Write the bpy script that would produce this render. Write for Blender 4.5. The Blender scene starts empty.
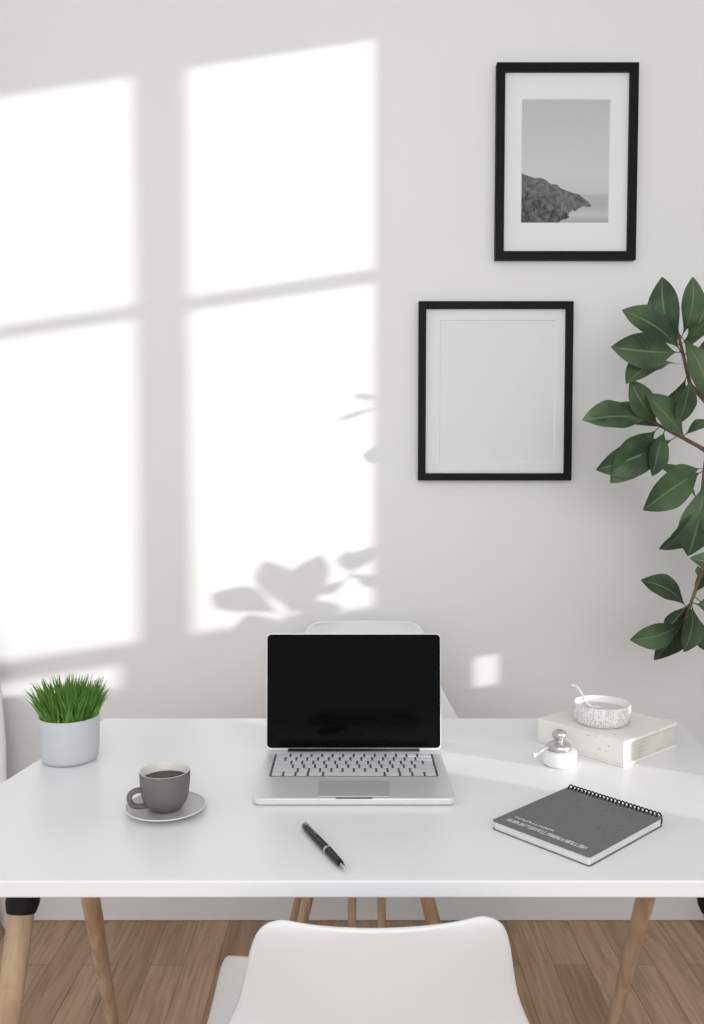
import bpy, bmesh, math, random
from mathutils import Vector, Matrix
random.seed(7)
scene = bpy.context.scene
col = scene.collection
try:
    scene.view_settings.view_transform = 'Standard'
    scene.view_settings.look = 'None'
except Exception: pass

# ---------------- camera ----------------
F = 870.0
CH = 1.261
TH = math.atan(47/F)
cam = bpy.data.cameras.new("camera"); camo = bpy.data.objects.new("camera", cam); col.objects.link(camo)
cam.sensor_fit = 'VERTICAL'; cam.sensor_height = 36; cam.lens = F*36/1024
camo.location = (0,0,CH); camo.rotation_euler = (math.radians(90)-TH,0,0)
scene.camera = camo
cam.clip_start = .05
def ray(px,py):
    a=(px-352)/F; b=(512-py)/F
    return Vector((a, math.cos(TH)+math.sin(TH)*b, -math.sin(TH)+math.cos(TH)*b))
def PH(px,py,h):
    r=ray(px,py); t=(h-CH)/r.z; return Vector((r.x*t, r.y*t, h))
def PY(px,py,Y):
    r=ray(px,py); t=Y/r.y; return Vector((r.x*t, Y, CH+r.z*t))

WY = 2.36      # back wall plane
DH = 0.75      # desk height
XR = 1.6       # side wall with the window
CEIL = 2.9

# ---------------- materials ----------------
def mat(name, color, rough=.5, metal=0, noise=0.0, nscale=8, bump=0.0, bscale=60, spec=.5, coat=0, sss=0):
    m=bpy.data.materials.new(name); m.use_nodes=True
    nt=m.node_tree; b=nt.nodes["Principled BSDF"]
    b.inputs["Base Color"].default_value=(*color,1)
    b.inputs["Roughness"].default_value=rough
    b.inputs["Metallic"].default_value=metal
    b.inputs["Specular IOR Level"].default_value=spec
    b.inputs["Coat Weight"].default_value=coat
    tc=nt.nodes.new("ShaderNodeTexCoord")
    if noise>0:
        n=nt.nodes.new("ShaderNodeTexNoise"); n.inputs["Scale"].default_value=nscale; n.inputs["Detail"].default_value=5
        nt.links.new(tc.outputs["Object"],n.inputs["Vector"])
        r=nt.nodes.new("ShaderNodeValToRGB")
        r.color_ramp.elements[0].position=.3; r.color_ramp.elements[1].position=.7
        r.color_ramp.elements[0].color=(*[max(0,c*(1-noise)) for c in color],1)
        r.color_ramp.elements[1].color=(*[min(1,c*(1+noise)) for c in color],1)
        nt.links.new(n.outputs["Fac"],r.inputs["Fac"]); nt.links.new(r.outputs["Color"],b.inputs["Base Color"])
    if bump>0:
        n2=nt.nodes.new("ShaderNodeTexNoise"); n2.inputs["Scale"].default_value=bscale; n2.inputs["Detail"].default_value=4
        nt.links.new(tc.outputs["Object"],n2.inputs["Vector"])
        bp=nt.nodes.new("ShaderNodeBump"); bp.inputs["Strength"].default_value=bump; bp.inputs["Distance"].default_value=.002
        nt.links.new(n2.outputs["Fac"],bp.inputs["Height"]); nt.links.new(bp.outputs["Normal"],b.inputs["Normal"])
    return m

def wood_mat(name, c1, c2, stretch, rough=.45):
    m=mat(name,c1,rough,spec=.3); nt=m.node_tree; b=nt.nodes["Principled BSDF"]
    tc=[n for n in nt.nodes if n.type=='TEX_COORD'][0]
    mp=nt.nodes.new("ShaderNodeMapping"); mp.inputs["Scale"].default_value=stretch
    n=nt.nodes.new("ShaderNodeTexNoise"); n.inputs["Scale"].default_value=4; n.inputs["Detail"].default_value=8; n.inputs["Distortion"].default_value=.6
    r=nt.nodes.new("ShaderNodeValToRGB"); r.color_ramp.elements[0].color=(*c1,1); r.color_ramp.elements[1].color=(*c2,1)
    r.color_ramp.elements[0].position=.35; r.color_ramp.elements[1].position=.65
    nt.links.new(tc.outputs["Object"],mp.inputs["Vector"]); nt.links.new(mp.outputs["Vector"],n.inputs["Vector"])
    nt.links.new(n.outputs["Fac"],r.inputs["Fac"]); nt.links.new(r.outputs["Color"],b.inputs["Base Color"])
    return m

M_wall = mat("wall_paint",(.80,.803,.80),.9,noise=.012,nscale=2,bump=.06,bscale=120,spec=.2)
M_ceil = mat("ceiling_paint",(.85,.85,.85),.9,noise=.01)
M_trim = mat("trim_paint",(.80,.80,.80),.5,noise=.01)
M_desk = mat("desk_laminate",(.835,.838,.85),.30,noise=.005,nscale=3,spec=.5)
M_shell = mat("white_plastic",(.79,.79,.795),.38,noise=.006,spec=.4)
M_wood = wood_mat("leg_wood",(.40,.265,.17),(.55,.39,.26),(14,14,1.5))
M_black = mat("black_metal",(.010,.010,.011),.5,noise=.1,spec=.2)
M_frame = mat("frame_black",(.008,.008,.009),.5,noise=.15,nscale=20,spec=.12)
M_mat = mat("mat_board",(.80,.80,.81),.8,noise=.006)
M_paper = mat("print_paper",(.76,.765,.785),.7,noise=.006)
M_alu = mat("silver_aluminium",(.72,.725,.735),.38,metal=.35,noise=.01)
M_alud = mat("silver_trackpad",(.60,.605,.62),.35,metal=.35,noise=.01)
M_well = mat("keyboard_well",(.10,.10,.11),.6,noise=.05,spec=.2)
M_key = mat("key_plastic",(.64,.65,.67),.55,noise=.02,spec=.3)
M_glass = mat("display_glass",(.0018,.0018,.0022),.08,noise=.1,spec=.07)
M_cup = mat("grey_stoneware",(.155,.145,.138),.45,noise=.10,nscale=30,spec=.3)
M_cupin = mat("cream_glaze",(.74,.71,.67),.3,noise=.03)
M_coffee = mat("coffee",(.030,.014,.007),.12,noise=.2,spec=.25)
M_saucer = mat("grey_saucer_glaze",(.50,.49,.485),.3,noise=.05)
M_rim = mat("pale_glaze_rim",(.72,.71,.70),.3,noise=.03)
M_pot = mat("pot_ceramic",(.55,.57,.59),.6,noise=.03,nscale=20,bump=.1,bscale=200,spec=.3)
M_soil = mat("soil",(.03,.022,.015),.95,noise=.4,nscale=80,bump=.8)
M_grass = mat("grass_blade",(.12,.27,.045),.55,noise=.55,nscale=30,spec=.3)
M_pen = mat("pen_lacquer",(.008,.008,.009),.25,noise=.1,spec=.35)
M_chrome = mat("polished_steel",(.7,.7,.71),.18,metal=1,noise=.02)
M_cover = mat("charcoal_cover",(.170,.170,.175),.75,noise=.10,nscale=150,bump=.2,bscale=300,spec=.2)
M_pages = mat("page_edges",(.76,.75,.73),.8,noise=.04,nscale=60)
M_ink = mat("pale_print",(.74,.74,.73),.6,noise=.1)
M_cer = mat("white_ceramic",(.78,.775,.765),.35,noise=.02)
M_bark = mat("bark",(.19,.115,.08),.8,noise=.35,nscale=40,bump=.6)
M_glasspot = mat("planter_ceramic",(.5,.5,.49),.5,noise=.05)
M_curt = mat("curtain_linen",(.82,.83,.84),.9,noise=.02,nscale=60,bump=.2,bscale=500,spec=.1)

def floor_mat():
    m=mat("oak_planks",(.3,.18,.1),.42,spec=.35); nt=m.node_tree; b=nt.nodes["Principled BSDF"]
    tc=[n for n in nt.nodes if n.type=='TEX_COORD'][0]
    mp=nt.nodes.new("ShaderNodeMapping"); mp.inputs["Rotation"].default_value=(0,0,math.radians(90))
    br=nt.nodes.new("ShaderNodeTexBrick")
    br.inputs["Scale"].default_value=1; br.inputs["Brick Width"].default_value=.9; br.inputs["Row Height"].default_value=.085
    br.inputs["Mortar Size"].default_value=.0009; br.inputs["Mortar Smooth"].default_value=.2; br.offset=.37
    br.inputs["Color1"].default_value=(.37,.235,.145,1); br.inputs["Color2"].default_value=(.52,.355,.23,1); br.inputs["Mortar"].default_value=(.18,.11,.065,1)
    mp2=nt.nodes.new("ShaderNodeMapping"); mp2.inputs["Scale"].default_value=(40,2.5,1)
    n=nt.nodes.new("ShaderNodeTexNoise"); n.inputs["Scale"].default_value=1.5; n.inputs["Detail"].default_value=8; n.inputs["Distortion"].default_value=1
    r=nt.nodes.new("ShaderNodeValToRGB"); r.color_ramp.elements[0].color=(.66,.62,.58,1); r.color_ramp.elements[1].color=(1.0,1,1,1)
    r.color_ramp.elements[0].position=.32; r.color_ramp.elements[1].position=.62
    mx=nt.nodes.new("ShaderNodeMix"); mx.data_type='RGBA'; mx.blend_type='MULTIPLY'; mx.inputs["Factor"].default_value=1
    L=nt.links.new
    L(tc.outputs["Object"],mp.inputs["Vector"]); L(mp.outputs["Vector"],br.inputs["Vector"])
    L(tc.outputs["Object"],mp2.inputs["Vector"]); L(mp2.outputs["Vector"],n.inputs["Vector"]); L(n.outputs["Fac"],r.inputs["Fac"])
    L(br.outputs["Color"],mx.inputs[6]); L(r.outputs["Color"],mx.inputs[7]); L(mx.outputs[2],b.inputs["Base Color"])
    return m
M_floor=floor_mat()

# ---------------- mesh helpers ----------------
def mk(name, bm, m, parent=None, smooth=True, bevel=0, segs=3, subsurf=0, solid=0, loc=None, rot=None):
    bmesh.ops.recalc_face_normals(bm, faces=bm.faces)
    me=bpy.data.meshes.new(name); bm.to_mesh(me); bm.free()
    for mm in (m if isinstance(m,(list,tuple)) else [m]): me.materials.append(mm)
    o=bpy.data.objects.new(name,me); col.objects.link(o)
    if smooth:
        for p in me.polygons: p.use_smooth=True
    if solid:
        md=o.modifiers.new("thick",'SOLIDIFY'); md.thickness=solid; md.offset=0
    if bevel:
        md=o.modifiers.new("bevel",'BEVEL'); md.width=bevel; md.segments=segs; md.limit_method='ANGLE'; md.angle_limit=math.radians(40)
        md.harden_normals=True
    if subsurf:
        md=o.modifiers.new("sub",'SUBSURF'); md.levels=subsurf; md.render_levels=subsurf
    if loc is not None: o.location=loc
    if rot is not None: o.rotation_euler=rot
    if parent is not None: o.parent=parent
    return o
def thing(name,label,cat,loc=(0,0,0),rotz=0):
    e=bpy.data.objects.new(name,None); col.objects.link(e); e.empty_display_size=.05
    e.location=loc; e.rotation_euler=(0,0,rotz); e["label"]=label; e["category"]=cat
    return e
def box(bm,c,s,mi=0):
    x,y,z=c; a,b,d=[v/2 for v in s]
    vs=[bm.verts.new((x+i*a,y+j*b,z+k*d)) for i in(-1,1) for j in(-1,1) for k in(-1,1)]
    for f in ((0,1,3,2),(4,6,7,5),(0,4,5,1),(2,3,7,6),(0,2,6,4),(1,5,7,3)):
        fc=bm.faces.new([vs[i] for i in f]); fc.material_index=mi
    return vs
def prism(bm,pts,z0,z1):
    b=[bm.verts.new((p[0],p[1],z0)) for p in pts]; t=[bm.verts.new((p[0],p[1],z1)) for p in pts]
    bm.faces.new(b[::-1]); bm.faces.new(t)
    n=len(pts)
    for i in range(n): bm.faces.new((b[i],b[(i+1)%n],t[(i+1)%n],t[i]))
def rrect(w,d,r,n=6,cx=0,cy=0):
    pts=[]
    for (sx,sy,a0) in ((1,1,0),(-1,1,90),(-1,-1,180),(1,-1,270)):
        for i in range(n+1):
            a=math.radians(a0+90*i/n)
            pts.append((cx+sx*(w/2-r)+r*math.cos(a), cy+sy*(d/2-r)+r*math.sin(a)))
    return pts
def lathe(bm,prof,n=56,cx=0,cy=0,mi=0):
    rings=[]
    for r,z in prof:
        if r<1e-6: rings.append([bm.verts.new((cx,cy,z))])
        else: rings.append([bm.verts.new((cx+r*math.cos(2*math.pi*i/n),cy+r*math.sin(2*math.pi*i/n),z)) for i in range(n)])
    for A,B in zip(rings[:-1],rings[1:]):
        for i in range(n):
            j=(i+1)%n
            if len(A)==1 and len(B)==1: continue
            if len(A)==1: f=bm.faces.new((A[0],B[i],B[j]))
            elif len(B)==1: f=bm.faces.new((A[i],A[j],B[0]))
            else: f=bm.faces.new((A[i],A[j],B[j],B[i]))
            f.material_index=mi
def tube(bm,pts,rad,n=12,cap=True,sx=1.0):
    pts=[Vector(p) for p in pts]
    if not isinstance(rad,(list,tuple)): rad=[rad]*len(pts)
    rings=[]; up=None
    for i,p in enumerate(pts):
        t=(pts[min(i+1,len(pts)-1)]-pts[max(i-1,0)]).normalized()
        if up is None:
            up=Vector((0,0,1)) if abs(t.z)<.9 else Vector((0,1,0))
        s=t.cross(up).normalized(); u=s.cross(t).normalized(); up=u
        rings.append([bm.verts.new(p+(s*math.cos(2*math.pi*k/n)*sx+u*math.sin(2*math.pi*k/n))*rad[i]) for k in range(n)])
    for A,B in zip(rings[:-1],rings[1:]):
        for k in range(n): bm.faces.new((A[k],A[(k+1)%n],B[(k+1)%n],B[k]))
    if cap: bm.faces.new(rings[0][::-1]); bm.faces.new(rings[-1])
def catmull(P,n=6):
    P=[Vector(p) for p in P]; out=[]
    for i in range(len(P)-1):
        p0=P[max(i-1,0)];p1=P[i];p2=P[i+1];p3=P[min(i+2,len(P)-1)]
        for k in range(n):
            t=k/n
            out.append(.5*((2*p1)+(-p0+p2)*t+(2*p0-5*p1+4*p2-p3)*t*t+(-p0+3*p1-3*p2+p3)*t**3))
    out.append(P[-1]); return out
def struct(o): o["kind"]="structure"; return o

# ---------------- room ----------------
bm=bmesh.new(); box(bm,(-.7,.4,-.05),(4.64,4.1,.1)); struct(mk("floor",bm,M_floor,smooth=False))
bm=bmesh.new(); box(bm,(-.7,WY+.05,CEIL/2),(4.64,.1,CEIL)); struct(mk("wall_back",bm,M_wall,smooth=False))
bm=bmesh.new(); box(bm,(-.7,.4,CEIL+.05),(4.64,4.1,.1)); struct(mk("ceiling",bm,M_ceil,smooth=False))
bm=bmesh.new(); box(bm,(-.7,WY-.0075,.0425),(4.6,.015,.085)); struct(mk("baseboard_back",bm,M_trim,smooth=False,bevel=.004))

# sun direction  (towards -x, +y, slightly down)
S=1.8; K=.15
sund=Vector((-S,1,-K*S)).normalized()
def towin(px,py):
    w=PY(px,py,WY); t=(XR-w.x)/S
    return (WY-t, w.z+K*(XR-w.x))
c2r,topA=towin(374,40); c2l,_=towin(185,68); c1r,_=towin(131,76)
munT=towin(376,268)[1]; munB=towin(376,283)[1]
bot=towin(376,606)[1]
c1l=c1r-.34
r3t=towin(0,683)[1]; r3b=towin(0,706)[1]
s0,st=towin(472,658); s1,sb=towin(498,684)
DY0,DY1=.62,.84
ys=sorted(set([.50, DY0, DY1, c1l, c1r-.24, c1r-.03, c1r, c2l, c2r, s0, s1, s1+.06])); zs=sorted([.74,.78,r3b,r3t,sb,st,bot,munB,munT,topA,topA+.06])
def inhole(y,z):
    if (c1l<y<c1r or c2l<y<c2r) and (bot<z<munB or munT<z<topA): return True
    if DY0<y<DY1 and .78<z<r3t: return True
    if c1r-.24<y<c1r-.03 and r3b<z<r3t: return True
    if s0<y<s1 and sb<z<st: return True  # extra opening added so a small spot of sun reaches the wall
    return False
def gridpanel(name,x0,x1,ys,zs,hole,m):
    bm=bmesh.new()
    for i in range(len(ys)-1):
        for j in range(len(zs)-1):
            yc=(ys[i]+ys[i+1])/2; zc=(zs[j]+zs[j+1])/2
            if hole(yc,zc): continue
            box(bm,((x0+x1)/2,yc,zc),(x1-x0,ys[i+1]-ys[i],zs[j+1]-zs[j]))
    bmesh.ops.remove_doubles(bm,verts=bm.verts,dist=1e-5)
    return struct(mk(name,bm,m,smooth=False))
W0,W1,H0,H1=ys[0],ys[-1],zs[0],zs[-1]
gridpanel("window_1",XR,XR+.006,ys,zs,inhole,M_trim)
gridpanel("wall_right",XR,XR+.02,[-1.6,W0,W1,WY],[0,H0,H1,CEIL],lambda y,z:(W0<y<W1 and H0<z<H1),M_wall)

# curtain at the far end of the wall
cu=thing("curtain","white linen curtain hanging in soft folds against the wall","curtain",(-1.2,WY-.07,0))
bm=bmesh.new(); G=[]
for i in range(61):
    u=i/60; R=[]
    for j in range(12):
        z=.02+ (2.78-.02)*j/11
        xe=-.915+1.2-.03*max(0,(z-.62))/.3 if z>.62 else .285
        x=-.25+(xe+.25)*u
        R.append(bm.verts.new((x,.028*math.sin(u*30+.4*math.sin(z*2)),z)))
    G.append(R)
for A,B in zip(G[:-1],G[1:]):
    for j in range(11): bm.faces.new((A[j],A[j+1],B[j+1],B[j]))
mk("curtain_fabric",bm,M_curt,cu,solid=.003)
bm=bmesh.new(); tube(bm,[(-.3,0,2.79),(.25,0,2.79)],.011,14); mk("curtain_rod",bm,M_chrome,cu)

# ---------------- desk ----------------
bl=PH(105,718,DH); brr=PH(674,718,DH); fl=PH(-157,881,DH); fr=PH(850,881,DH)
desk=thing("desk","white rectangular desk top on splayed wooden legs with black brackets","desk",(0,1.4,0))
def loc_(v,e): return (v[0]-e.location.x, v[1]-e.location.y, v[2]-e.location.z)
bm=bmesh.new()
pts=[(p.x,p.y-1.4) for p in (bl,brr,fr,fl)]
prism(bm,pts,DH-.022,DH)
mk("desk_top",bm,M_desk,desk,bevel=.003)
def leg_between(p1,p2,ht,hb=0.0,r0=.021,r1=.015,par=None):
    d=p2-p1
    top=p1+d*((ht-p1.z)/d.z); foot=p1+d*((hb-p1.z)/d.z)
    bm=bmesh.new(); tube(bm,[loc_(top,par),loc_(foot,par)],[r0,r1],20)
    mk("leg",bm,M_wood,par,bevel=.002)
    return top,foot
ht=DH-.022
for (a,b) in (((91,900,1.66),(113,1024,1.75)),((645,900,1.66),(613,1024,1.75))):
    t,f=leg_between(PY(*a),PY(*b),ht,par=desk,r0=.024,r1=.010)
    bm=bmesh.new(); box(bm,loc_(t+Vector((0,0,-.005)),desk),(.05,.05,.01)); mk("leg_bracket",bm,M_black,desk,bevel=.002)
for (a,b) in (((19,930,1.20),(7,1024,1.16)),((719,930,1.20),(733,1024,1.16))):
    t,f=leg_between(PY(*a),PY(*b),ht,par=desk,r0=.0190,r1=.013)
    bm=bmesh.new(); box(bm,loc_(t+Vector((0,0,-.004)),desk),(.055,.055,.008))
    d=(f-t).normalized()
    tube(bm,[loc_(t,desk),loc_(t+d*.098,desk),loc_(t+d*.112,desk)],[.0245,.0235,.0200],20); mk("leg_bracket",bm,M_black,desk,bevel=.002)

# ---------------- chairs ----------------
def hw(d):
    T=[(0,.112),(.003,.124),(.008,.133),(.015,.139),(.025,.144),(.045,.150),(.08,.157),(.13,.168),(.19,.195),(.26,.236),(.6,.238)]
    for (a,x),(b,y) in zip(T[:-1],T[1:]):
        if a<=d<=b: return x+(y-x)*(d-a)/(b-a)
    return .238
def chair(name,label,loc,rotz,H,arms=False,struts=False,ws=1.0):
    e=thing(name,label,"chair",loc,rotz); e["group"]="white shell chairs at the desk"
    rows=[(.225,.405,.165,0,.0),(.222,.42,.185,0,.0),(.205,.436,.205,0,.008),(.16,.442,.222,0,.014),(.08,.437,.233,0,.022),(0,.430,.238,0,.03),
          (-.08,.428,.238,.0,.04),(-.14,.438,.238,.02,.04),(-.18,.462,.238,.04,.03),(-.205,.50,.238,.055,.015)]
    for d in (.30,.27,.24,.21,.18,.15,.12,.09,.065,.045,.03,.02,.013,.007,.003,.0):
        z=H-d
        if z>.53:
            tt=(z-.50)/(H-.50)
            rows.append((-.205-.072*tt,z,hw(d),.06-.035*tt,0))
    NU=16; bm=bmesh.new(); G=[]
    for (y,z,w,wr,ri) in rows:
        R=[]
        for i in range(NU+1):
            u=-1+2*i/NU
            R.append(bm.verts.new((u*w*ws,y+wr*u*u,z+ri*abs(u)**2.5)))
        G.append(R)
    for A,B in zip(G[:-1],G[1:]):
        for i in range(NU): bm.faces.new((A[i],A[i+1],B[i+1],B[i]))
    mk("seat_shell",bm,M_shell,e,solid=.007,subsurf=1)
    if arms:
        for s in (-1,1):
            bm=bmesh.new(); G=[]
            outer=.202 if s<0 else .168
            for i in range(25):
                a=i/24; R=[]
                zt=.697 - .085*a - .055*max(0,(a-.72)/.28)**3 - (0 if s<0 else .03)
                for j in range(11):
                    b=j/10; z=zt+(.458-zt)*b
                    x=s*(.132+(outer-.132)*a + b*(.225-.132)*.35)
                    y=-.205+.155*a
                    R.append(bm.verts.new((x,y,z)))
                G.append(R)
            for A,B in zip(G[:-1],G[1:]):
                for i in range(10): bm.faces.new((A[i],A[i+1],B[i+1],B[i]))
            mk("armrest",bm,M_shell,e,solid=.007,subsurf=1)
    for sx in(-1,1):
        for sy in(-1,1):
            bm=bmesh.new(); tube(bm,[(sx*.10,sy*.10,.425),(sx*.205,sy*.20,0)],[.014,.010],14); mk("leg",bm,M_wood,e,bevel=.001)
    bm=bmesh.new(); box(bm,(0,0,.418),(.24,.24,.012))
    for sx in (-1,1):
        tube(bm,[(sx*.115,-.12,.34),(-sx*.115,.12,.34)],.004,8)
    mk("seat_bracket",bm,M_black,e)
    if struts:
        for sx in (-1,1):
            bm=bmesh.new(); tube(bm,[(sx*.03,.13,.42),(sx*.038,.15,.0)],[.010,.008],12); mk("support_strut",bm,M_wood,e)
    return e
chair("shell_chair","white plastic shell chair with wooden dowel legs beside the wall",(.033,2.02,0),math.pi,.848,struts=True,ws=1.10)
fc=PY(382,920,.905)
chair("shell_chair","white plastic shell armchair with curved sides tucked at the desk",(fc.x-.008,1.18,0),math.radians(2),fc.z-.009,arms=True,ws=.98)

# ---------------- picture frames ----------------
def frame(label,px0,py0,px1,py1,bw,matpx,art,depth=.02):
    a=PY(px0,py0,WY-depth); b=PY(px1,py1,WY-depth)
    cx=(a.x+b.x)/2; cz=(a.z+b.z)/2; w=b.x-a.x; h=a.z-b.z
    e=thing("picture_frame",label,"picture",(cx,WY,cz)); e["group"]="black picture frames on the wall"
    bm=bmesh.new()
    out=[(-w/2,-h/2),(w/2,-h/2),(w/2,h/2),(-w/2,h/2)]; inn=[(x-math.copysign(bw,x),z-math.copysign(bw,z)) for x,z in out]
    V={}
    for nme,pp,y in (("of",out,-depth),("ob",out,-.001),("if",inn,-depth),("ib",inn,-.001)):
        V[nme]=[bm.verts.new((x,y,z)) for x,z in pp]
    for i in range(4):
        j=(i+1)%4
        bm.faces.new((V["of"][i],V["of"][j],V["if"][j],V["if"][i])); bm.faces.new((V["of"][i],V["of"][j],V["ob"][j],V["ob"][i]))
        bm.faces.new((V["if"][i],V["if"][j],V["ib"][j],V["ib"][i])); bm.faces.new((V["ob"][i],V["ob"][j],V["ib"][j],V["ib"][i]))
    mk("frame_moulding",bm,M_frame,e,bevel=.0012,smooth=False)
    m0=PY(matpx[0],matpx[1],WY-.01); m1=PY(matpx[2],matpx[3],WY-.01)
    ax=(m0.x+m1.x)/2-cx; az=(m0.z+m1.z)/2-cz; aw=m1.x-m0.x; ah=m0.z-m1.z
    bm=bmesh.new(); W=w-2*bw; Hh=h-2*bw
    o4=[(-W/2,-Hh/2),(W/2,-Hh/2),(W/2,Hh/2),(-W/2,Hh/2)]
    i4=[(ax-aw/2,az-ah/2),(ax+aw/2,az-ah/2),(ax+aw/2,az+ah/2),(ax-aw/2,az+ah/2)]
    A=[bm.verts.new((x,-.010,z)) for x,z in o4]; B=[bm.verts.new((x,-.010,z)) for x,z in i4]; C=[bm.verts.new((x+math.copysign(.0018,ax-x),-.0075,z+math.copysign(.0018,az-z))) for x,z in i4]
    for i in range(4):
        j=(i+1)%4; bm.faces.new((A[i],A[j],B[j],B[i])); bm.faces.new((B[i],B[j],C[j],C[i]))
    mk("mat_board",bm,M_mat,e,smooth=False)
    bm=bmesh.new(); box(bm,(ax,-.006,az),(aw,.003,ah)); mk("art_print",bm,art,e,smooth=False)
    return e
def coast_mat():
    m=mat("coast_photograph",(.5,.5,.5),.6,spec=.2); nt=m.node_tree; b=nt.nodes["Principled BSDF"]; L=nt.links.new
    tc=[n for n in nt.nodes if n.type=='TEX_COORD'][0]
    sp=nt.nodes.new("ShaderNodeSeparateXYZ"); L(tc.outputs["Generated"],sp.inputs[0])
    n=nt.nodes.new("ShaderNodeTexNoise"); n.inputs["Detail"].default_value=8; L(tc.outputs["Object"],n.inputs["Vector"]); n.inputs["Scale"].default_value=30
    n2=nt.nodes.new("ShaderNodeTexNoise"); n2.inputs["Scale"].default_value=70; n2.inputs["Detail"].default_value=10; n2.inputs["Roughness"].default_value=.7; n2.inputs["Distortion"].default_value=.4; L(tc.outputs["Object"],n2.inputs["Vector"])
    def math_(op,a,b_=None,c=None):
        q=nt.nodes.new("ShaderNodeMath"); q.operation=op
        for i,v in enumerate((a,b_,c)):
            if v is None: continue
            if isinstance(v,(int,float)): q.inputs[i].default_value=v
            else: L(v,q.inputs[i])
        return q.outputs[0]
    def curve(pts):
        cu=nt.nodes.new("ShaderNodeFloatCurve"); c=cu.mapping.curves[0]
        for (x,y) in pts[1:-1]: c.points.new(x,y)
        c.points[0].location=pts[0]; c.points[-1].location=pts[-1]; cu.mapping.update(); L(u,cu.inputs["Value"]); return cu.outputs[0]
    u=sp.outputs["X"]; z=sp.outputs["Z"]
    def ridge(pts,amp): return math_('ADD',curve(pts),math_('MULTIPLY',math_('SUBTRACT',n.outputs["Fac"],.5),amp))
    far=ridge(((0,.41),(.13,.375),(.32,.335),(.46,.285),(.60,.25),(.72,.20),(.82,.12),(1,.0)),.08)
    near=ridge(((0,.30),(.12,.26),(.26,.21),(.38,.16),(.50,.10),(.60,.03),(.7,.0),(1,0)),.10)
    bt=math_('ADD',curve(((0,0),(.38,.0),(.50,.06),(.65,.12),(.8,.15),(1,.2))),math_('MULTIPLY',math_('SUBTRACT',n2.outputs["Fac"],.5),.16))
    mfar=math_('MULTIPLY',math_('LESS_THAN',z,far),math_('GREATER_THAN',z,bt))
    mnear=math_('MULTIPLY',math_('LESS_THAN',z,near),math_('GREATER_THAN',z,math_('MULTIPLY',bt,.6)))
    sky=nt.nodes.new("ShaderNodeValToRGB"); L(z,sky.inputs["Fac"])
    sky.color_ramp.elements[0].position=0; sky.color_ramp.elements[0].color=(.36,.36,.37,1)
    sky.color_ramp.elements[1].position=1; sky.color_ramp.elements[1].color=(.52,.52,.53,1)
    for p,cc in ((.07,.55),(.14,.43),(.225,.45),(.245,.56),(.40,.60),(.7,.56)):
        el=sky.color_ramp.elements.new(p); el.color=(cc,cc,cc*1.01,1)
    def tone(lo,hi):
        hc=nt.nodes.new("ShaderNodeValToRGB"); L(n2.outputs["Fac"],hc.inputs["Fac"])
        hc.color_ramp.elements[0].position=.40; hc.color_ramp.elements[0].color=(lo,lo,lo,1)
        hc.color_ramp.elements[1].position=.66; hc.color_ramp.elements[1].color=(hi,hi,hi,1); return hc.outputs[0]
    def mix(f,a,b_):
        mx=nt.nodes.new("ShaderNodeMix"); mx.data_type='RGBA'; L(f,mx.inputs["Factor"]); L(a,mx.inputs[6]); L(b_,mx.inputs[7]); return mx.outputs[2]
    L(mix(mnear,mix(mfar,sky.outputs[0],tone(.10,.24)),tone(.045,.22)),b.inputs["Base Color"]); return m
frame("black frame with white mat and monochrome coastal cliff photograph",497,62,636,259.5,.0225,(522,99,609,223),coast_mat(),.022)
frame("black frame holding a blank white print on the wall",419,301,571.5,480.5,.0195,(440,320,554,462),M_paper,.022)

# ---------------- laptop ----------------
LB=.0115
c=PH(354,806,DH); LZ0=c.y; LW=.306; LD=.224
lap=thing("laptop","open silver laptop with black screen and pale keys on the desk","laptop",(c.x,LZ0+LD/2,DH))
bm=bmesh.new(); prism(bm,rrect(LW,LD,.010),.0012,LB)
mk("base",bm,M_alu,lap,bevel=.0022)
bm=bmesh.new(); prism(bm,rrect(.056,.0035,.0015,4,0,-LD/2+.0022),LB-.002,LB+.0002); mk("finger_notch",bm,M_well,lap)
for sx in(-1,1):
    for sy in (-1,1):
        bm=bmesh.new(); lathe(bm,[(0,0),(.006,0),(.006,.0014),(0,.0014)],16,sx*.12,sy*.09); mk("rubber_foot",bm,M_black,lap)
KW,KD=.272,.108; ky=LD/2-.024-KD/2
bm=bmesh.new(); prism(bm,rrect(KW,KD,.003,4),0,.0006)
kb=mk("keyboard",bm,M_well,lap,loc=(0,ky,LB),smooth=False)
rh=KD/6
kmesh={}
for ri in range(6):
    h=rh*.78
    cyk=KD/2-rh*(ri+.5)
    if ri==5: ws=[1,1,1,1.25,5,1.25,1,1,1]
    elif ri==0: ws=[1.4]+[1]*12+[1.4]
    elif ri==1: ws=[1]*13+[1.6]
    elif ri==2: ws=[1.6]+[1]*13
    elif ri==3: ws=[1.8]+[1]*11+[1.8]
    else: ws=[2.3]+[1]*10+[2.3]
    tot=sum(ws); x=-KW/2+.002; W=KW-.004
    for wk in ws:
        wd=W*wk/tot; kk=(round(wd,4))
        if kk not in kmesh:
            bm=bmesh.new(); prism(bm,rrect(wd-.0036,h,.0014,3),0,.0012); o=mk("key",bm,M_key,kb,smooth=False,loc=(x+wd/2,cyk,.0006)); kmesh[kk]=o.data
        else:
            o=bpy.data.objects.new("key",kmesh[kk]); col.objects.link(o); o.parent=kb; o.location=(x+wd/2,cyk,.0006)
        x+=wd
bm=bmesh.new(); prism(bm,rrect(.110,.064,.003,4),0,.0005); mk("trackpad",bm,M_alud,lap,loc=(0,-LD/2+.040,LB),smooth=False)
bm=bmesh.new(); tube(bm,[(-.115,LD/2-.006,LB+.001),(.115,LD/2-.006,LB+.001)],.0042,14); mk("hinge",bm,M_black,lap)
lid=bmesh.new()
LH=.2035
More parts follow.
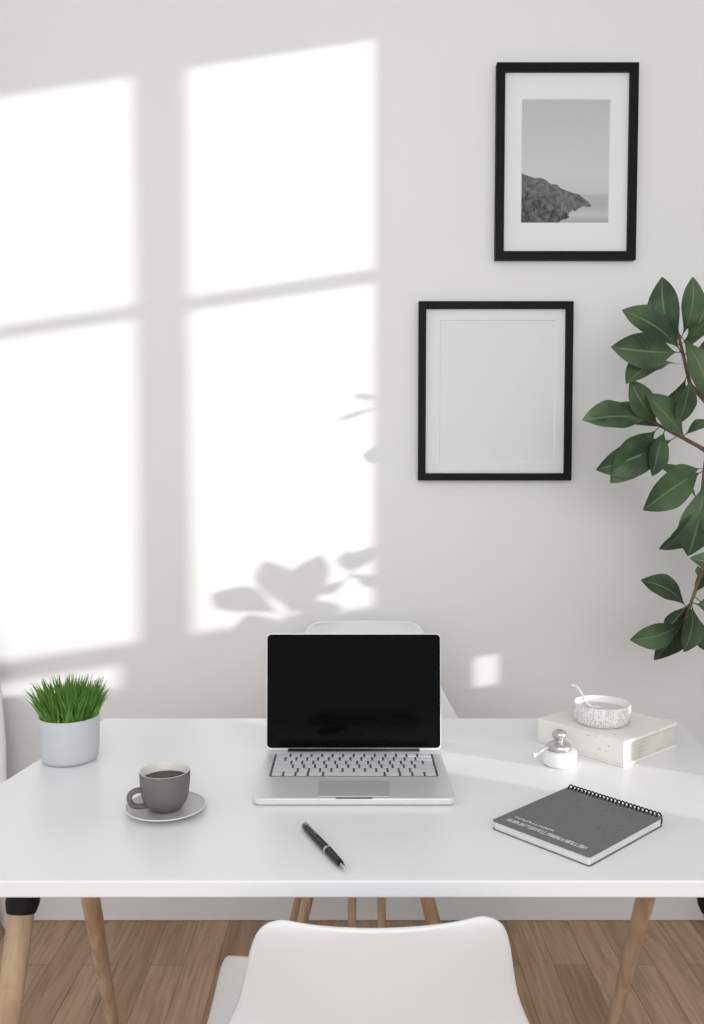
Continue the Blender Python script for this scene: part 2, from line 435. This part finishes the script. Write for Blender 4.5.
def upright(bm,w,h,r,y0,y1,z0=0):
    b=[];t=[]
    for x,z in rrect(w,h,r,6,0,h/2+z0):
        b.append(bm.verts.new((x,y0,z))); t.append(bm.verts.new((x,y1,z)))
    bm.faces.new(b); bm.faces.new(t[::-1]); n=len(b)
    for i in range(n): bm.faces.new((b[i],b[(i+1)%n],t[(i+1)%n],t[i]))
upright(lid,LW,LH,.008,0,.005)
tilt=math.radians(-5)
lo=mk("lid",lid,M_alu,lap,bevel=.001,loc=(0,LD/2-.007,LB+.001),rot=(tilt,0,0))
bm=bmesh.new(); upright(bm,LW-.003,LH-.006,.007,-.0006,.0003,.0045); mk("display",bm,M_glass,lo,smooth=False)
bm=bmesh.new(); upright(bm,LW-.02,.0035,.001,-.0008,.0003,.0008); mk("lid_rim",bm,M_alud,lo,smooth=False)

# ---------------- cup and saucer ----------------
c=PH(166,812,DH)
sau=thing("saucer","round glazed grey saucer under the coffee cup on the desk","saucer",(c.x,c.y,DH))
bm=bmesh.new(); lathe(bm,[(0,.0),(.030,.0),(.034,.002),(.050,.0065),(.0575,.0095),(.0580,.0100),(.0565,.0108),(.049,.0088),(.034,.0052),(0,.0050)],64); mk("saucer_dish",bm,M_saucer,sau)
bm=bmesh.new(); lathe(bm,[(.0567,.0102),(.0582,.0098),(.0586,.0106),(.0578,.0115),(.0564,.0112),(.0567,.0102)],64); mk("saucer_rim",bm,M_rim,sau)
cup=thing("coffee_cup","small dark grey stoneware cup of black coffee on a saucer","cup",(c.x-.001,c.y,DH+.0051),math.radians(0))
ch=.058
bm=bmesh.new(); lathe(bm,[(0,0),(.019,0),(.021,.0015),(.0255,.005),(.0315,.013),(.0345,.024),(.0362,.038),(.0370,ch-.001),(.0366,ch)],64); mk("cup_body",bm,M_cup,cup)
bm=bmesh.new(); lathe(bm,[(.0366,ch),(.0360,ch+.0004),(.0350,ch-.0009),(.0342,.038),(.0325,.026),(.029,.014),(0,.011)],64); mk("cup_lining",bm,M_cupin,cup)
bm=bmesh.new(); lathe(bm,[(0,ch-.013),(.0345,ch-.013)],64); mk("coffee",bm,M_coffee,cup,smooth=False)
bm=bmesh.new()
ang=math.radians(205); dx,dy=math.cos(ang),math.sin(ang)
P=[(.031,.032),(.041,.034),(.050,.030),(.052,.022),(.048,.014),(.040,.010),(.026,.009)]
tube(bm,catmull([(r*dx,r*dy,z) for r,z in P],5),.0040,12,sx=1.3); mk("cup_handle",bm,M_cup,cup)

# ---------------- potted grass ----------------
c=PH(70,759,DH)
gp=thing("potted_grass","small pale grey ceramic pot of bright green grass on the desk","potted plant",(c.x,c.y,DH))
ph=.078
bm=bmesh.new(); lathe(bm,[(0,0),(.040,0),(.0455,.002),(.0485,.008),(.0498,.02),(.0505,.05),(.0507,ph-.001),(.0498,ph),(.0483,ph-.001),(.0478,.060),(.0,.060)],64); mk("pot",bm,M_pot,gp)
bm=bmesh.new(); lathe(bm,[(0,.067),(.03,.066),(.0478,.064)],40); mk("soil",bm,M_soil,gp)
bm=bmesh.new()
for i in range(820):
    r=.045*math.sqrt(random.random()); a=random.random()*2*math.pi
    bx,by=r*math.cos(a),r*math.sin(a)
    ln=random.uniform(.056,.094)*(1-.12*r/.044); lean=(r/.044)*random.uniform(.2,.62)+random.uniform(0,.2)
    la=a+random.uniform(-.7,.7); w=random.uniform(.0013,.0026); wa=random.random()*math.pi
    prev=None
    for k in range(5):
        t=k/4; off_=lean*ln*(t**1.5)*.70
        p=Vector((bx+math.cos(la)*off_,by+math.sin(la)*off_,.063+ln*t*(1-.26*lean*t)))
        ww=w*(1-t**2.2)+.00015; s=Vector((math.cos(wa),math.sin(wa),0))*ww
        cur=(bm.verts.new(p-s),bm.verts.new(p+s))
        if prev: bm.faces.new((prev[0],prev[1],cur[1],cur[0]))
        prev=cur
g=mk("grass_blades",bm,M_grass,gp); g["kind"]="stuff"

# ---------------- pen ----------------
p0=PH(304,825,DH+.006); p1=PH(346,869,DH+.006)
d=(p1-p0); ln=d.length; ang=math.atan2(d.y,d.x)
pen=thing("ballpoint_pen","black ballpoint pen with silver trim lying on the desk","pen",((p0.x+p1.x)/2,(p0.y+p1.y)/2,DH),ang)
def xl(bm,prof,zc,n=20):
    rings=[]
    for x,r in prof: rings.append([bm.verts.new((x,r*math.cos(2*math.pi*k/n),zc+r*math.sin(2*math.pi*k/n))) for k in range(n)])
    for A,B in zip(rings[:-1],rings[1:]):
        for k in range(n): bm.faces.new((A[k],A[(k+1)%n],B[(k+1)%n],B[k]))
    bm.faces.new(rings[0]); bm.faces.new(rings[-1])
h=ln/2; R=.0056
bm=bmesh.new(); xl(bm,[(-h,.002),(-h+.002,.0042),(-h+.012,.0050),(0,R),(h-.055,R),(h-.022,.0048),(h-.012,.0035)],R); mk("barrel",bm,M_pen,pen)
bm=bmesh.new(); xl(bm,[(h-.012,.0036),(h-.003,.0014),(h,.0006)],R); mk("pen_tip",bm,M_chrome,pen)
bm=bmesh.new(); xl(bm,[(.012,R+.0003),(.015,R+.0003)],R); mk("trim_ring",bm,M_chrome,pen)
bm=bmesh.new(); box(bm,(-h+.027,0,R*2+.0010),(.044,.0018,.0010)); box(bm,(-h+.007,0,R*2-.0005),(.004,.0018,.004)); mk("pocket_clip",bm,M_chrome,pen,bevel=.0004)

# ---------------- notebook ----------------
nt_=.013
qa=PH(491,822,DH+nt_); qb=PH(567,786,DH+nt_); qc=PH(665,818,DH+nt_); qd=PH(590,855,DH+nt_)
cc=(qa+qb+qc+qd)/4
du=((qb-qa)+(qc-qd)).normalized(); ang=math.atan2(du.y,du.x)
NL=(((qb-qa).length+(qc-qd).length)/2); NW=(((qc-qb).length+(qd-qa).length)/2)
nb=thing("spiral_notebook","charcoal grey wire-bound notebook with pale lettering on the desk","notebook",(cc.x,cc.y,DH),ang)
bm=bmesh.new(); prism(bm,rrect(NL,NW,.004),nt_-.0012,nt_); mk("front_cover",bm,M_cover,nb,smooth=False)
bm=bmesh.new(); prism(bm,rrect(NL,NW,.004),0,.0012); mk("back_cover",bm,M_cover,nb,smooth=False)
bm=bmesh.new()
for i in range(9): prism(bm,rrect(NL-.004-.001*(i%2),NW-.004-.001*(i%2),.003),.0012+i*.00116,.0012+(i+1)*.00116)
mk("pages",bm,M_pages,nb,smooth=False)
bm=bmesh.new(); nr=24
for i in range(nr):
    yy=-NW/2+.006+(NW-.012)*i/(nr-1)
    pts=[]
    for k in range(19):
        a=2*math.pi*k/18; pts.append((NL/2-.001+.0075*math.cos(a),yy+.0018*math.sin(a),nt_/2+.0024+.0082*math.sin(a)))
    tube(bm,pts,.00115,6,cap=False)
mk("spiral_binding",bm,M_black,nb)
bm=bmesh.new()
random.seed(3)
for rowx,hgt,ln0,ln1 in ((-NL/2+.019,.0105,-.064,.060),(-NL/2+.033,.0045,-.062,.0)):
    y=ln0
    while y<ln1:
        w=random.choice([.0018,.0030,.0040,.0024]); hh=hgt*random.uniform(.65,1)
        # small block letters built from strokes, too small to read
        box(bm,(rowx,-y,nt_+.0002),(hh,.0010,.0002))
        box(bm,(rowx+random.choice([-1,1])*hh*.42,-y-w/2,nt_+.0002),(.0013,w,.0002))
        if random.random()<.6: box(bm,(rowx,-y-w,nt_+.0002),(hh*.9,.0010,.0002))
        y+=w+.0016
mk("printed_lettering",bm,M_ink,nb,smooth=False)

# ---------------- white book ----------------
BT=.045
f0=PH(624,742,DH+BT); ba=math.radians(40)
e1=Vector((math.cos(ba),math.sin(ba),0)); e2=Vector((-math.sin(ba),math.cos(ba),0))
bw_,bd_=.172,.180
cb=f0+e1*bw_/2+e2*bd_/2
bk=thing("book","thick weathered cream-white hardcover book lying on the desk","book",(cb.x,cb.y,DH),ba)
def worn_mat():
    m=mat("worn_white_paint",(.8,.79,.77),.7,spec=.3,bump=.4,bscale=60); nt=m.node_tree; b=nt.nodes["Principled BSDF"]; L=nt.links.new
    tc=[n for n in nt.nodes if n.type=='TEX_COORD'][0]
    mp=nt.nodes.new("ShaderNodeMapping"); mp.inputs["Scale"].default_value=(1,1,3.5); L(tc.outputs["Object"],mp.inputs["Vector"])
    n=nt.nodes.new("ShaderNodeTexNoise"); n.inputs["Scale"].default_value=38; n.inputs["Detail"].default_value=8; n.inputs["Roughness"].default_value=.7; L(mp.outputs[0],n.inputs["Vector"])
    r=nt.nodes.new("ShaderNodeValToRGB"); r.color_ramp.elements[0].position=.30; r.color_ramp.elements[0].color=(.42,.31,.22,1)
    r.color_ramp.elements[1].position=.39; r.color_ramp.elements[1].color=(.79,.77,.73,1)
    L(n.outputs["Fac"],r.inputs["Fac"]); L(r.outputs[0],b.inputs["Base Color"]); return m
M_worn=worn_mat()
bm=bmesh.new(); box(bm,(0,0,BT-.003),(bw_,bd_,.006)); mk("front_cover",bm,M_worn,bk,bevel=.0015)
bm=bmesh.new(); box(bm,(0,0,.0025),(bw_,bd_,.005)); mk("back_cover",bm,M_worn,bk,bevel=.0015)
bm=bmesh.new(); box(bm,(-bw_/2+.0025,0,BT/2),(.005,bd_,BT-.010)); mk("spine",bm,M_worn,bk,bevel=.0015)
M_oldp=mat("old_page_edges",(.68,.645,.59),.85,noise=.14,nscale=22)
bm=bmesh.new()
for i in range(10):
    s=.0018*(i%2); box(bm,(.0025,0,.0065+i*.0035),( bw_-.009-s,bd_-.009-s,.0036))
mk("pages",bm,M_oldp,bk,smooth=False)

# ---------------- patterned bowl ----------------
c=PH(601.5,722,DH+BT)
def dots_mat():
    m=mat("dotted_ceramic",(.74,.73,.70),.5); nt=m.node_tree; b=nt.nodes["Principled BSDF"]; L=nt.links.new
    tc=[n for n in nt.nodes if n.type=='TEX_COORD'][0]
    v=nt.nodes.new("ShaderNodeTexVoronoi"); v.inputs["Scale"].default_value=250; v.inputs["Randomness"].default_value=.5
    L(tc.outputs["Object"],v.inputs["Vector"])
    r=nt.nodes.new("ShaderNodeValToRGB"); r.color_ramp.elements[0].position=.24; r.color_ramp.elements[0].color=(.40,.365,.32,1)
    r.color_ramp.elements[1].position=.42; r.color_ramp.elements[1].color=(.78,.77,.745,1)
    L(v.outputs["Distance"],r.inputs["Fac"]); L(r.outputs[0],b.inputs["Base Color"])
    bp=nt.nodes.new("ShaderNodeBump"); bp.inputs["Distance"].default_value=.001; L(v.outputs["Distance"],bp.inputs["Height"]); L(bp.outputs[0],b.inputs["Normal"])
    return m
bo=thing("bowl","small white ceramic bowl with dimpled dot pattern on the book","bowl",(c.x,c.y,DH+BT))
bh=.036
bm=bmesh.new(); lathe(bm,[(0,0),(.042,0),(.046,.002),(.0495,.010),(.0508,.022),(.0508,bh-.002),(.0500,bh)],64); mk("bowl_wall",bm,dots_mat(),bo)
bm=bmesh.new(); lathe(bm,[(.0500,bh),(.0485,bh+.0006),(.0472,bh-.001),(.0465,.012),(.040,.004),(0,.004)],64); mk("bowl_lining",bm,M_cer,bo)
bm=bmesh.new(); lathe(bm,[(0,bh-.010),(.030,bh-.010),(.0468,bh-.012)],48); mk("bowl_filling",bm,mat("salt",(.66,.65,.63),.8,noise=.12,nscale=120,bump=.8,bscale=400),bo)
sp=thing("small_spoon","small white ceramic spoon standing in the dotted bowl","spoon",(c.x,c.y,DH+BT+.014))
bm=bmesh.new(); tube(bm,catmull([(-.016,.0,.012),(-.028,.004,.021),(-.034,.006,.034),(-.040,.008,.045),(-.047,.009,.051),(-.053,.009,.050)],5),[.0022]*26,10); 
mk("spoon_handle",bm,M_cer,sp)
bm=bmesh.new(); bmesh.ops.create_uvsphere(bm,u_segments=20,v_segments=12,radius=.009)
bmesh.ops.scale(bm,vec=(1.2,.8,.3),verts=bm.verts); bmesh.ops.translate(bm,vec=(-.010,0,.0135),verts=bm.verts); mk("spoon_bowl",bm,M_cer,sp)

# ---------------- small jar ----------------
c=PH(559,764,DH)
jr=thing("small_jar","tiny white ceramic jar with silver lid knob beside the book","jar",(c.x,c.y,DH))
bm=bmesh.new(); lathe(bm,[(0,0),(.025,0),(.0285,.002),(.0300,.008),(.0302,.020),(.0295,.024),(.027,.0255),(0,.0258)],48); mk("jar_body",bm,M_cer,jr)
bm=bmesh.new(); lathe(bm,[(0,.0256),(.020,.0256),(.0210,.028),(.0200,.034),(.016,.037),(.010,.039),(.0075,.041),(.0085,.044),(.012,.047),(.0130,.052),(.011,.057),(.004,.060),(0,.0605)],40); mk("jar_lid",bm,mat("brushed_silver",(.50,.495,.48),.3,metal=.8,noise=.05),jr)
bm=bmesh.new(); tube(bm,catmull([(-.012,-.004,.031),(-.026,-.006,.028),(-.038,-.008,.020),(-.047,-.010,.019)],5),[.0020]*10+[.003]*3+[.0042]*3,10); mk("jar_spoon",bm,M_cer,jr)

# ---------------- tall plant ----------------
def leaf_mat():
    m=mat("plant_leaf",(.03,.07,.035),.5,spec=.35); nt=m.node_tree; b=nt.nodes["Principled BSDF"]; L=nt.links.new
    uv=nt.nodes.new("ShaderNodeUVMap"); s=nt.nodes.new("ShaderNodeSeparateXYZ"); L(uv.outputs[0],s.inputs[0])
    def M(op,a,b_=0.0):
        q=nt.nodes.new("ShaderNodeMath"); q.operation=op
        for i,v in enumerate((a,b_)):
            if isinstance(v,(int,float)): q.inputs[i].default_value=v
            else: L(v,q.inputs[i])
        return q.outputs[0]
    d=M('ABSOLUTE',M('SUBTRACT',s.outputs[0],.5))
    rib=M('MULTIPLY',M('LESS_THAN',d,.026),.8)
    vv=M('ADD',M('MULTIPLY',s.outputs[1],11),M('MULTIPLY',d,-5)); fr=M('FRACT',vv); vein=M('MULTIPLY',M('LESS_THAN',fr,.09),.2)
    fac=M('MAXIMUM',rib,vein)
    tc=[n for n in nt.nodes if n.type=='TEX_COORD'][0]
    n=nt.nodes.new("ShaderNodeTexNoise"); n.inputs["Scale"].default_value=10; L(tc.outputs["Object"],n.inputs["Vector"])
    r=nt.nodes.new("ShaderNodeValToRGB"); r.color_ramp.elements[0].color=(.026,.050,.028,1); r.color_ramp.elements[1].color=(.085,.140,.060,1)
    r.color_ramp.elements[0].position=.38; r.color_ramp.elements[1].position=.66
    L(n.outputs["Fac"],r.inputs["Fac"])
    mx=nt.nodes.new("ShaderNodeMix"); mx.data_type='RGBA'; L(fac,mx.inputs["Factor"]); L(r.outputs[0],mx.inputs[6]); mx.inputs[7].default_value=(.16,.22,.10,1)
    L(mx.outputs[2],b.inputs["Base Color"]); return m
M_leaf=leaf_mat()
PX,PYY=1.12,1.93
random.seed(11)
pl=thing("potted_tree","tall indoor tree with dark green oval leaves in a planter","plant",(PX,PYY,0))
lb=bmesh.new(); uvl=lb.loops.layers.uv.new("UVMap")
def leaf(base,tip,wf=.40,droop=.10,nrm=None,fold=.26):
    base=Vector(base); tip=Vector(tip); ax=tip-base; L_=ax.length; t=ax.normalized()
    if nrm is None: nrm=Vector((random.uniform(-.7,.7),-1,random.uniform(-.2,1.1)))
    nrm=(nrm-t*nrm.dot(t)).normalized(); s=t.cross(nrm).normalized()
    N=16; g=[]; bend=random.uniform(-.08,.08)
    for i in range(N+1):
        f=i/N
        fb=max(0,(f-.14)/.86)
        w=L_*wf*.5*((math.sin(math.pi*min(1,fb**1.25))**.85) if 0<fb<1 else 0)
        w=max(w,.0012)
        c_=base+ax*f + nrm*(L_*droop*math.sin(math.pi*f)) + s*(L_*bend*math.sin(math.pi*f))
        row=[]
        for k in range(7):
            u=(k-3)/3
            row.append((lb.verts.new(c_+s*u*w+nrm*(abs(u)*w*fold+.05*w*math.sin(f*20)*abs(u))),(.5+u*.5,f)))
        g.append(row)
    for A,B in zip(g[:-1],g[1:]):
        for k in range(6):
            q=(A[k],A[k+1],B[k+1],B[k]); fc_=lb.faces.new([x[0] for x in q])
            for lp,x in zip(fc_.loops,q): lp[uvl].uv=x[1]
def loc3(v): return Vector((v.x-PX,v.y-PYY,v.z))
twigs=[]
def cluster(cpx,cpy,Y,tips,wf=.42,axis=(14,22)):
    """leaves set alternately along a short woody shoot running from c-axis to c+axis"""
    c0=PY(cpx,cpy,Y); cs=PY(cpx+axis[0],cpy+axis[1],Y+.01); ce=PY(cpx-axis[0]*.6,cpy-axis[1]*.6,Y-.01)
    for i,(tx,ty) in enumerate(tips):
        dy=random.uniform(-.09,.05)
        t0=PY(tx,ty,Y+dy)
        f=random.random()*.8; b0=ce.lerp(cs,f)
        leaf(loc3(b0),loc3(t0),wf*random.uniform(.88,1.10))
    twigs.append([loc3(cs),loc3(c0),loc3(ce)])
    return loc3(cs)
cA=cluster(682,350,2.14,[(622,310),(611,347),(626,384),(662,277),(693,277),(712,292),(661,415),(710,400),(735,340),(654,330),(708,318)],.41,(8,34))
cB=cluster(668,430,2.15,[(582,420),(596,470),(610,483),(652,476),(630,380),(690,382),(612,405),(706,420),(646,394)],.39,(30,16))
cC=cluster(702,492,2.12,[(643,510),(667,545),(688,556),(720,540),(657,464),(735,470),(706,440),(663,488),(692,522)],.41,(4,-34))
cC2=cluster(710,560,2.12,[(659,549),(735,520),(750,590),(694,592)],.38,(2,-36))
cD=cluster(692,600,2.06,[(641,580),(630,640),(654,660),(684,652),(704,650),(698,566),(735,610),(664,632),(720,640)],.42,(12,-34))
random.seed(21)
def shadow_cluster(cpx,cpy,Y,tips,wf):
    """shoots nearer the window, placed along the sun's path"""
    g=WY-Y
    def bk_(px,py):
        w_=PY(px,py,WY); return Vector((w_.x+S*g,Y,w_.z+K*S*g))
    c0=bk_(cpx,cpy)
    for (tx,ty) in tips:
        t0=bk_(tx,ty)+Vector((0,random.uniform(-.02,.02),0))
        leaf(loc3(c0+(t0-c0)*.03),loc3(t0),wf,.06,Vector((S*.8,-1.3,.5)),fold=.12)
    return loc3(c0)
cE=shadow_cluster(290,618,1.78,[(222,592),(232,628),(272,560),(313,556),(343,608),(332,583)],.34)
cF=shadow_cluster(352,576,1.84,[(377,546),(340,552),(325,592),(378,588)],.34)
cG=shadow_cluster(386,404,1.84,[(344,396),(350,418)],.15)
def wcl(x,y,z,n,L0=.15,up=.2,seed=0):
    random.seed(seed); c0=Vector((x-PX,y-PYY,z))
    for i in range(n):
        a=2*math.pi*i/n+random.uniform(-.3,.3); e_=random.uniform(-.5,.8)
        d_=Vector((math.cos(a)*math.cos(e_),math.sin(a)*math.cos(e_),math.sin(e_)+up)).normalized()
        l=L0*random.uniform(.8,1.1); leaf(c0+d_*.012,c0+d_*l,.42,.08,Vector((random.uniform(-.3,.3),-.3,1)))
    return c0
cH=wcl(1.25,2.05,1.75,7,.15,.5,5)
cI=wcl(1.10,2.02,1.9,7,.15,.6,6)
mk("foliage",lb,M_leaf,pl)
bm=bmesh.new()
trunk=[(0,0,.30),(-.055,.0,.58),(-.075,.02,.85),(-.03,.03,1.2),(.02,.05,1.6),cI-Vector((0,0,.02))]
tube(bm,catmull(trunk,6),[.018-.012*i/30 for i in range(31)],10)
for a,mid,b in (((-.055,.02,1.02),(-.2,.16,1.24),cB),((-.03,.03,1.20),(-.16,.14,1.29),cA),((-.055,.02,1.02),(-.15,.14,1.22),cC),((-.07,.02,.90),(-.14,.10,1.10),cC2),((-.07,.02,.84),(-.19,.08,.98),cD),
                ((-.07,.02,.88),(-.05,-.08,.98),cE),((-.06,.02,.98),(-.02,-.04,1.06),cF),((-.03,.03,1.2),(.0,-.04,1.36),cG),((.0,.04,1.4),(.09,.08,1.6),cH)):
    tube(bm,catmull([a,mid,b],6),[.011-.006*i/12 for i in range(13)],8)
for tw in twigs: tube(bm,catmull(tw,4),[.0052-.002*i/8 for i in range(9)],8)
mk("trunk",bm,M_bark,pl)
bm=bmesh.new(); lathe(bm,[(0,0),(.12,0),(.13,.01),(.155,.30),(.158,.33),(.150,.332),(.146,.30),(0,.29)],48); mk("planter",bm,M_glasspot,pl)
bm=bmesh.new(); lathe(bm,[(0,.315),(.145,.31)],32); mk("soil",bm,M_soil,pl)

# ---------------- lights ----------------
sl=bpy.data.lights.new("sun",'SUN'); so=bpy.data.objects.new("sun",sl); col.objects.link(so)
sl.energy=3.5; sl.angle=math.radians(.75); sl.color=(1,.98,.95)
so.rotation_euler=(-sund).to_track_quat('Z','Y').to_euler()
al=bpy.data.lights.new("room_fill_light",'AREA'); ao=bpy.data.objects.new("room_fill_light",al); col.objects.link(ao)  # fill lamp added behind the camera to brighten the room, no window there
al.shape='RECTANGLE'; al.size=2.6; al.size_y=1.6; al.energy=31; al.color=(.975,.985,1)
ao.location=(.3,-1.3,2.0); ao.rotation_euler=(math.radians(74),0,0)
w=bpy.data.worlds.new("world"); scene.world=w; w.use_nodes=True
bg=w.node_tree.nodes["Background"]; bg.inputs[0].default_value=(.955,.98,1,1); bg.inputs[1].default_value=1.02
